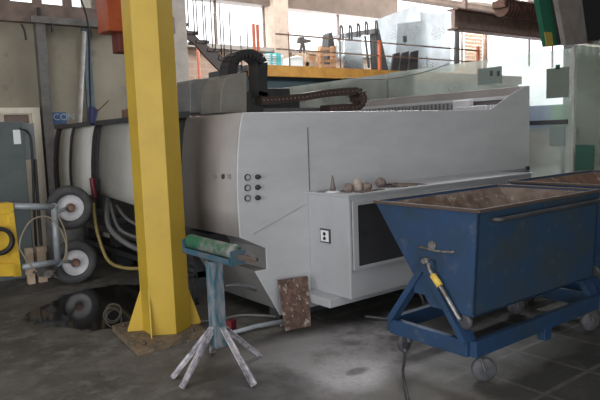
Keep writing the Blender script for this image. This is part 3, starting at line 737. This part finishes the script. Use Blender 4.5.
cab = thing('electric_cabinet', (1.5,7.75,0), 'dark grey electrical cabinet at the left edge in front of the cream door', 'cabinet')
MB().span((.9,7.5,.0),(1.84,8.0,1.80)).build('body', 'cabinet_grey', cab, .012)
MB().span((1.84,7.6,1.36),(1.985,7.9,1.78)).build('side_box', 'cabinet_light', cab, .006)
a = aty(15,137,7.5); MB().box((a.x+.02,7.497,a.z),(.075,.008,.16)).build('warning_label', 'white_label', cab)
MB().tube([(1.80,7.48,1.72),(1.90,7.55,1.68),(1.93,7.56,1.5),(1.90,7.57,.7),(1.88,7.57,.0)],.014,8).build('conduit', 'black_rubber', cab)
MB().tube([(1.97,7.62,1.36),(1.96,7.62,.6),(1.96,7.62,.0)],.02,8).build('conduit', 'dark_grey', cab)
t = thing('storage_drum', (2.14,7.25,0), 'grey drum wrapped in pale sheet with a dark blue cloth on it', 'drum')
MB().lathe([(.16,0),(.20,.02),(.21,.35),(.20,.72),(.17,.76)], (2.14,7.25,0), n=30).build('drum', 'bag_grey', t)
MB().lathe([(.15,.76),(.16,.79),(.14,.85),(.05,.87)], (2.12,7.25,0), n=18).build('blue_cloth', 'blue_cloth', t)

# hoses over the machine's left side
o = MB().tube([atx(93.5,203,2.4),atx(94.5,215,2.4),atx(98,235,2.38),atx(108,260,2.36),atx(125,268,2.34),atx(150,268,2.3)],.018,10).build('yellow_hose', 'hose_yellow'); tag(o, 'yellow hose looping down below the machine, left of the column', 'hose')
o = MB().tube([atx(92,178,2.40),atx(93,186,2.40),atx(95,198,2.41)],.03,10).build('red_hose', 'hose_red'); tag(o, 'short dark red hose hanging on the machine side', 'hose')
m = MB(); m.tube([atx(92,124,2.45),atx(92.5,118,2.47),atx(93.5,109,2.5)],lambda t:.03+.03*t,12); o = m.build('spray_gun', 'navy'); tag(o, 'dark blue hand tool clipped on top of the machine side cover', 'tool')
o = MB().tube([atx(96,112,2.5),atx(103,106,2.5),atx(109,100,2.52)],.006,6).build('thin_rod', 'brass'); tag(o, 'thin brass rod sticking up beside the dark blue tool', 'rod')
o = MB().span((2.66,6.35,1.79),(2.8,6.62,1.88)).build('rusty_bracket', 'rust'); tag(o, 'small rusty block on top of the machine cover left of the column', 'block')

# ================================================================ GLASS PARTITION beyond the machine
GX = 7.0
gl = []
def pane(y0, y1, zt0, zt1, label, mt_='glass_green'):
    o = MB().prism([(GX,y0,.12),(GX,y1,.12),(GX,y1,zt1),(GX,y0,zt0)], (.02,0,0)).build('glass_sheet', mt_)
    return tag(o, label, 'glass', 'tall glass sheets past the machine')
pane(2.2, 3.765, 2.44, 2.44, 'tall greenish glass sheet at the right edge, past the bright joint', 'glass_dark')
pane(3.79, 6.75, 2.42, 2.42, 'greenish glass sheet behind the raised right corner of the machine')
pane(6.78, 10.6, 2.41, 2.41, 'far greenish glass sheet behind the machine, at the cable chain end')
m = MB()
for y in (3.2,6.2,8.6): m.span((GX-.06,y,0),(GX+.20,y+.08,.12)); m.span((GX+.03,y,0),(GX+.07,y+.05,1.0))
m.span((GX-.05,2.2,.08),(GX+.07,9.0,.12)); tag(m.build('glass_rack', 'steel_dark'), 'low dark steel rack holding the tall greenish glass sheets', 'rack')
o = MB().span((GX-.012,3.766,.125),(GX+.03,3.789,2.44)).build('joint_strip', 'pipe_light'); tag(o, 'pale upright joint strip between two tall glass sheets', 'strip')
def gq(px0,py0,px1,py1,mt_,nm,lab,dx=-.012,cat='sticker',grp='labels on the glass'):
    a = atx(px0,py0,GX); b = atx(px1,py1,GX)
    o = MB().span((GX+dx,b.y,b.z),(GX-.001,a.y,a.z)).build(nm, mt_); return tag(o, lab, cat, grp)
gq(547,69,569,97,'sticker','paper_label','dark grey-green rectangle on the glass under a green tab')
gq(556,65,560,69,'sticker_green','green_tab','tiny green tab on the glass above the dark rectangle')
gq(478,69,502,83,'sticker_pale','paper_label','pale rectangle with two dark spots on the glass above the machine corner')
for px in (492,499):
    gq(px-1.2,71,px+1.2,76,'steel_dark','round_pad','small dark pad on the pale rectangle of the glass, ' + ('left' if px == 492 else 'right') + ' of the two', -.02)
gq(550,127,565,146,'sticker_pale','paper_label','pale grey rectangle on the glass below the dark bar')
gq(576,145,594,171,'sticker_green','paper_label','dark green rectangle low on the glass at the right edge')
gq(529,121,568,124,'steel_dark','glass_rail','dark bar for a reflected shelf edge across the glass right of the machine', -.03, 'rail', None)  # bar standing in for a shelf edge mirrored in the glass
shelf = thing('reflection_shelf', (7.28,4.6,0), 'steel shelf behind the greenish glass, standing in for a reflection', 'shelf')  # shelf and bins added to imitate a reflection in the glass
m = MB(); m.span((7.10,3.95,1.46),(7.45,5.2,1.50)); m.span((7.10,3.95,.7),(7.45,5.2,.74))
for x in (7.12,7.43):
    for y in (3.97,5.18): m.span((x-.02,y-.02,0),(x+.02,y+.02,1.5))
m.build('frame', 'steel_dark', shelf)
for y, mt_, lab in ((4.31,'reflect_blue','blue bin standing in for a reflection in the glass, nearer the machine'),(4.15,'reflect_blue','second blue bin standing in for a reflection, beside the green one'),(3.99,'reflect_green','green bin standing in for a reflection in the glass')):
    m = MB(); m.prism([(7.13,y,1.502),(7.13,y+.12,1.502),(7.13,y+.13,1.77),(7.13,y-.005,1.77)], (.26,0,0)); m.span((7.12,y-.012,1.76),(7.42,y+.137,1.785))
    tag(m.build('reflection_bin', mt_), lab, 'bin', 'bins for the reflection in the glass')
# thin cable across the glass
o = MB().tube([atx(345,78,6.99),atx(385,79,6.99),atx(420,73,6.99),atx(448,64,6.99)],.009,6).build('thin_cable', 'mid_grey'); tag(o, 'thin cable sagging along the top of the glass', 'cable')

# ================================================================ MEZZANINE
MY = 11.0
mzx = 17.3
mz = thing('mezzanine', (12,12,0), 'raised mezzanine deck with an ochre edge beam in front of the windows', 'platform')
MB().span((7.3,MY,2.79),(mzx,MY+.12,3.03)).build('edge_beam', 'beam_yellow', mz)
MB().span((7.3,MY+.12,2.9),(mzx,FY-.21,3.02)).build('deck', 'dark_teal', mz)
MB().span((7.3,MY+.13,2.3),(mzx,MY+.2,2.79)).build('under_fascia', 'dark_teal', mz)
for x in (7.6,11.5,15.5): MB().span((x,MY+.2,0),(x+.15,MY+.35,2.9)).build('support_post', 'steel_dark', mz)
for z in (3.70,3.38): MB().bar((8.0,MY+.03,z),(15.1,MY+.03,z),.03,.03).build('rail', 'rust', mz)
for px in (254.3,258.3):
    p = aty(px,48,MY+.03); MB().bar((p.x,MY+.03,3.03),(p.x,MY+.03,3.86),.05,.05).build('rail_post', 'orange_paint', mz)
for x, h in ((11.15,3.75),(15.13,3.82)): MB().bar((x,MY+.03,3.03),(x,MY+.03,h),.07,.06).build('rail_post', 'orange_paint', mz)
for x in (8.35,9.85): MB().bar((x,MY+.03,3.03),(x,MY+.03,3.75),.025,.025).build('rail_post', 'rust', mz)
DZ = 3.021
def M(px,py,y): return aty(px,py,y)
def poly(pts, y, th=.05, base=True):
    q = [Vector(M(px,py,y)) for px,py in pts]
    for v in q: v.z = max(v.z, DZ)
    return MB().prism(q, (0,th,0))
# packs of white and teal glass
t = thing('glass_pack', (8.6,11.7,DZ), 'pack of pale glass sheets with teal edges lying on the deck', 'glass pack')
a = M(266,58,11.5); 
m = MB()
for i in range(6): m.span((7.93,11.35,DZ+i*.05),(8.42,11.9,DZ+i*.05+.035))
m.build('sheet', 'pack_white', t)
MB().span((8.22,11.33,DZ),(8.34,11.92,DZ+.32)).build('strap', 'pack_teal', t); MB().span((8.06,11.33,DZ),(8.11,11.92,DZ+.32)).build('strap', 'pack_teal', t)
o = poly([(288,67),(289,58),(298,55.5),(303,57),(303,67)], 11.3, .2).build('wrapped_bundle', 'pack_white'); tag(o, 'white wrapped bundle on the deck right of the teal pack', 'bundle')
t = thing('wooden_crate', (10.0,11.6,DZ), 'open wooden crate frame standing on the deck', 'crate')
m = MB()
for pts in ([(306,68),(306,51),(309,51),(309,68)],[(317,68),(317,51),(320,51),(320,68)],[(306,54),(306,50),(320,51),(320,55)],[(306,66),(306,62),(320,62),(320,66)]):
    q = [Vector(M(px,py,11.4)) for px,py in pts]
    for v in q: v.z = max(v.z, DZ)
    m.prism(q,(0,.05,0)); m.prism([v+Vector((0,.5,0)) for v in q],(0,.05,0))
m.box(((Vector(M(307.5,60,11.4)).x+Vector(M(318.5,60,11.4)).x)/2,11.7,DZ+.03),(.28,.56,.05)); m.build('frame', 'wood_pale', t); poly([(307,68),(307,55),(316,56),(316,68)],11.6,.2).build('filling', 'wood', t)
t = thing('pallet', (10.4,11.4,DZ), 'orange-brown wooden pallet standing on end on the deck', 'pallet')
for px in (322,334.5):
    m = MB(); q = [Vector(M(a_,b_,11.3)) for a_,b_ in ((px-1.8,70),(px-1.8,46),(px+1.8,46),(px+1.8,70))]
    for v in q: v.z = max(v.z, DZ)
    m.prism(q,(0,.1,0)); m.build('upright', 'wood', t)
m = MB()
for py in (50,56,62,67):
    q = [Vector(M(a_,b_,11.28)) for a_,b_ in ((321,py),(321,py-2.6),(336,py-2.4),(336,py+.2))]
    for v in q: v.z = max(v.z, DZ)
    m.prism(q,(0,.03,0))
m.build('slats', 'wood', t)
# dark bench tool
t = thing('bench_drill', (9.3,12.4,DZ), 'small dark tripod tool standing against the bright window', 'tool')
m = MB(); yy = 12.2
m.bar(M(300,53,yy),M(302,43,yy),.05,.05); m.bar(M(305,53,yy),M(303,43,yy),.05,.05); 
for px in (300,305):
    p = M(px,53,yy); m.bar((p.x,yy,DZ),(p.x,yy,p.z),.05,.05)
m.build('legs', 'stair_dark', t)
m = MB(); m.prism([tuple(M(px,py,yy)) for px,py in ((299,43),(300,37),(304,37),(305,39),(311,40),(311,42),(306,43))],(0,.1,0)); m.build('head', 'stair_dark', t)
# rack with hook arms
rk = thing('a_frame_rack', (12,11.8,DZ), 'dark steel rack with a row of hook arms on the deck', 'rack')
yy = 11.9
poly([(327,68),(329,34),(332,32),(335,46),(333,68)], yy-.1, .25).build('end_frame', 'steel_dark', rk)
poly([(378,72),(376,30),(379,29),(385,55),(389,72)], yy-.3, .25).build('end_frame', 'steel_dark', rk)
m = MB(); m.prism([tuple(M(px,py,yy-.3)) for px,py in ((346,37),(346,33),(378,28),(378,33))],(0,.5,0)); m.build('top_bar', 'grey_metal', rk)
for px, py in ((341,33),(350,33),(358,31),(366,29),(376,28)):
    p = M(px,py,yy-.3); MB().tube([p+Vector((-.03,0,-.15)),p+Vector((-.02,0,.12)),p+Vector((0,0,.18)),p+Vector((.05,0,.12)),p+Vector((.06,0,-.15))],.022,8).build('hook_arm', 'steel_dark', rk)
m = MB(); m.bar(M(365,36,yy-.3),M(369,68,yy-.3),.04,.04); m.bar(M(373.5,34,yy-.3),M(374,68,yy-.3),.04,.04); m.build('strut', 'steel_dark', rk)
o = poly([(344,70),(346,38),(361,36),(364,70)], yy+.33, .04).build('glass_sheet', 'glass_white'); tag(o, 'pale sheet hanging inside the dark hook rack on the deck', 'glass')
o = poly([(336,58),(337,42),(344,40),(343,60)], yy+.36, .04); o = o.build('glass_sheet', 'glass_white'); tag(o, 'small pale blue sheet behind the rack end frame', 'glass')
# large sheets
p0 = atx(376,19,12); 
def quad_at(pts, y, th): return MB().prism([tuple(Vector(M(px,py,y))) for px,py in pts], (0,th,0))
def sheet(pts, y, lab, mt_='glass_white', tilt=.0):
    q = [Vector(M(px,py,y)) for px,py in pts]
    for v in q: v.z = max(v.z, DZ)
    return tag(MB().prism(q,(0,.03,0)).build('glass_sheet', mt_), lab, 'glass', 'large glass sheets on the deck')
sheet([(376,74),(376,20),(421,3),(422,74)], 12.1, 'largest pale glass sheet with a sloping top, on the deck')
sheet([(420,72),(421,12),(455,14),(455,72)], 11.9, 'pale glass sheet right of the sloping one, reaching the dark frame')
sheet([(396,74),(398,24),(426,20),(426,74)], 11.5, 'inner smaller glass sheet in front of the sloping one')
o = quad_at([(403.5,42),(403.5,36),(407,36),(407,42)],11.45,.03).build('suction_pad', 'steel_dark'); tag(o, 'small dark square pad stuck on the large sloping glass sheet', 'pad')
o = poly([(455,66),(456,28),(461,25),(461,66)], 11.6, .05).build('steel_sheet', 'steel_dark'); tag(o, 'narrow dark panel on edge at the right end of the glass sheets', 'panel')
o = poly([(461,66),(461,17),(463,17),(463,66)], 11.3, .05).build('white_sheet', 'pack_white'); tag(o, 'narrow white panel on edge beside the dark panel', 'panel')
for i,(x0_,x1_) in enumerate(((391,399),(399,408),(408,417.5))):
    o = poly([(x0_,72),(x0_+3,54-i),(x1_+1,52-i),(x1_,72)], 11.25-.05*i, .05).build('dark_slab', 'dark_grey')
    tag(o, ['leftmost dark slab leaning in the stack before the large sheet','middle dark slab leaning in the stack before the large sheet','right dark slab leaning in the stack before the large sheet'][i], 'slab', 'dark slabs on the deck')
# slatted shutters right of the sheets
o = MB()
for i in range(14): 
    z = 3.1+i*.11; o.box((16.62,12.3,z),(.9,.05,.085))
o = o.build('slatted_screen', 'wood_pale'); o.location.z = DZ; tag(o, 'pale slatted screen standing on the deck right of the white panel', 'screen')
o = MB().span((17.12,12.2,3.021),(17.2,12.3,4.7)).build('screen_post','rust'); tag(o,'rusty post beside the pale slatted screen','post')

# overhead crane beams
t = thing('crane_beam', (17,11,4.13), 'dark rusty crane beam crossing under the roof at the upper right', 'beam')
m = MB(); m.span((13.55,10.6,4.16),(24,10.72,4.64)); m.build('web', 'beam_brown', t)
m = MB(); m.span((13.55,10.5,4.13),(24,10.85,4.17)); m.span((13.55,10.5,4.63),(24,10.85,4.67)); m.build('flanges', 'rust_beam', t)
MB().span((14.0,10.6,4.67),(14.1,10.7,5.7)).build('hanger', 'beam_brown', t); MB().span((21,10.6,4.67),(21.1,10.7,5.7)).build('hanger', 'beam_brown', t)
t = thing('hoist_winch', (15.5,9.6,4.7), 'rusty red winch trolley on a beam under the roof', 'winch')
a = aty(495,5,9.6); b = aty(541,16,9.6)
MB().span((a.x,9.3,b.z),(b.x,9.7,a.z+.1)).build('housing', 'rust_beam', t, .03)
m = MB()
for i in range(12): m.lathe([(.22,-.03),(.25,0),(.22,.03)], (a.x+.15+i*.14,9.5,(a.z+b.z)/2-.02), (1,0,0), 18)
m.build('coils', 'rust_beam', t)
m = MB(); m.cyl((a.x+.3,9.5,a.z),(a.x+.3,9.5,5.7),.05); m.cyl((b.x-.3,9.5,a.z),(b.x-.3,9.5,5.7),.05); m.build('hanger', 'beam_brown', t)
# hanging boards at the upper right
t = thing('hanging_boards', (7.0,4.1,2.5), 'stack of green, black and grey boards hanging at the top right corner', 'boards')
def hb(pts, y, th, mt_, nm):
    q = [Vector(aty(px,py,y)) for px,py in pts]; return MB().prism(q,(0,th,0)).build(nm, mt_, t, .004)
hb([(533,-30),(548,-30),(561,45),(547,46.5)],4.0,.06,'board_green','green_board')
hb([(544.5,32),(552,32),(554,46),(547,46.8)],3.985,.01,'board_yellow','yellow_edge')
hb([(548,-30),(556,-30),(567,44),(560,45.2)],3.97,.06,'black_gap','black_board')
hb([(552,-30),(578,-30),(588,43.5),(566,45)],3.90,.06,'board_grey','grey_board')
hb([(577,-30),(620,-30),(624,38),(587,41)],3.93,.06,'black_rubber','black_board')
MB().span((6.9,3.85,3.25),(8.6,4.15,5.7)).build('hanger_box', 'black_gap', t)

# ================================================================ STAIR behind the column
sy = 10.2
t = thing('stair_flight', (6,sy,2.9), 'dark open stair flight descending to the right in front of the bright window', 'stairs')
pts_t = [(184,24),(194.5,32.5),(205.5,41.5),(217,50),(228,58.5),(238,66)]
for px,py in pts_t:
    a = aty(px-9,py-1.5,sy); b = aty(px+4,py+1.2,sy)
    MB().span((a.x,sy,(a.z+b.z)/2-.03),(b.x,sy+.32,(a.z+b.z)/2+.025)).build('tread', 'stair_dark', t)
m = MB(); q = []
zig = [(173,18),(176,27),(184,36),(196,45),(206,57),(218,69),(226,76),(234,80),(236,70),(228,60),(226,60),(217,51.5),(214,51),(205,43),(203,43),(194,34),(190,33),(184,25.5),(180,24)]
m.prism([tuple(aty(px,py,sy+.02)) for px,py in zig],(0,.06,0)); m.build('stringer', 'stair_dark', t)
for i, px in enumerate((185.5,188.7,194.5,197.5,204,206.3,212.5,215.5,221.5,224.5,231.5,242,249)):
    py_b = 22+(px-184)*.80; p = aty(px,py_b,sy-.02); hh = .62 if i % 2 else .9
    MB().tube([(p.x,sy-.02,p.z-.05),(p.x,sy-.02,p.z+hh)],.011,8,False).build('baluster', 'stair_dark', t)
for px in (185.5,199.0,239):
    p = aty(px,70,sy+.95); MB().tube([(p.x,sy+.95,0),(p.x,sy+.95,aty(px,40 if px<230 else 72,sy+.95).z)],.03,8,False).build('stair_post', 'orange_paint' if px==199.0 else 'stair_dark', t)
o = MB().span((4.9,9.9,0),(5.35,10.15,2.5)).build('dark_locker', 'stair_dark'); tag(o, 'dark narrow locker under the stair, right of the grey post', 'locker')

# ================================================================ LIGHT
w = bpy.data.worlds.new('sky'); S.world = w; w.use_nodes = True
bg = w.node_tree.nodes['Background']; bg.inputs[0].default_value = (.93,.96,1,1); bg.inputs[1].default_value = 2.2
def area(name, loc, aim, sx, sy_, power, col):
    ld = bpy.data.lights.new(name, 'AREA'); ld.shape = 'RECTANGLE'; ld.size = sx; ld.size_y = sy_; ld.energy = power; ld.color = col
    o = bpy.data.objects.new(name, ld); COL.objects.link(o); o.location = loc
    o.rotation_euler = (Vector(aim)-Vector(loc)).to_track_quat('-Z', 'Y').to_euler(); return o
area('daylight_gate_side', (-5.3,0,2.1), (2,2,1.0), 8, 4.2, 290, (.95,.97,1))
area('daylight_gate_front', (-1.5,-6.3,1.9), (-.5,4,1.2), 5, 3.9, 210, (.95,.97,1))
area('daylight_windows', (14,13.5,4.25), (12,8,1.5), 18, 1.0, 1400, (.95,.97,1))
area('fill_front', (1.5,2.2,5.66), (1.5,2.2,0), 5, 3, 90, (.97,.98,1))  # added fill that brightens the floor; the ceiling is closed here
area('fill_rear', (12,11.4,5.66), (12,11.4,0), 14, 2.6, 1200, (.97,.98,1))  # added fill for the far wall and deck, no roof opening
area('fill_mid', (7.6,7.0,5.66), (7.4,7.0,0), 2.2, 4.5, 680, (.97,.98,1))  # added fill that lifts the glass sheets, no roof opening

vs_ = S.view_settings; vs_.view_transform = 'Standard'; vs_.look = 'None'; vs_.exposure = 0.0; vs_.gamma = 1.0; vs_.use_curve_mapping = False
S.cycles.max_bounces = 8
for o in list(COL.objects):
    if '_o' in o: del o['_o']
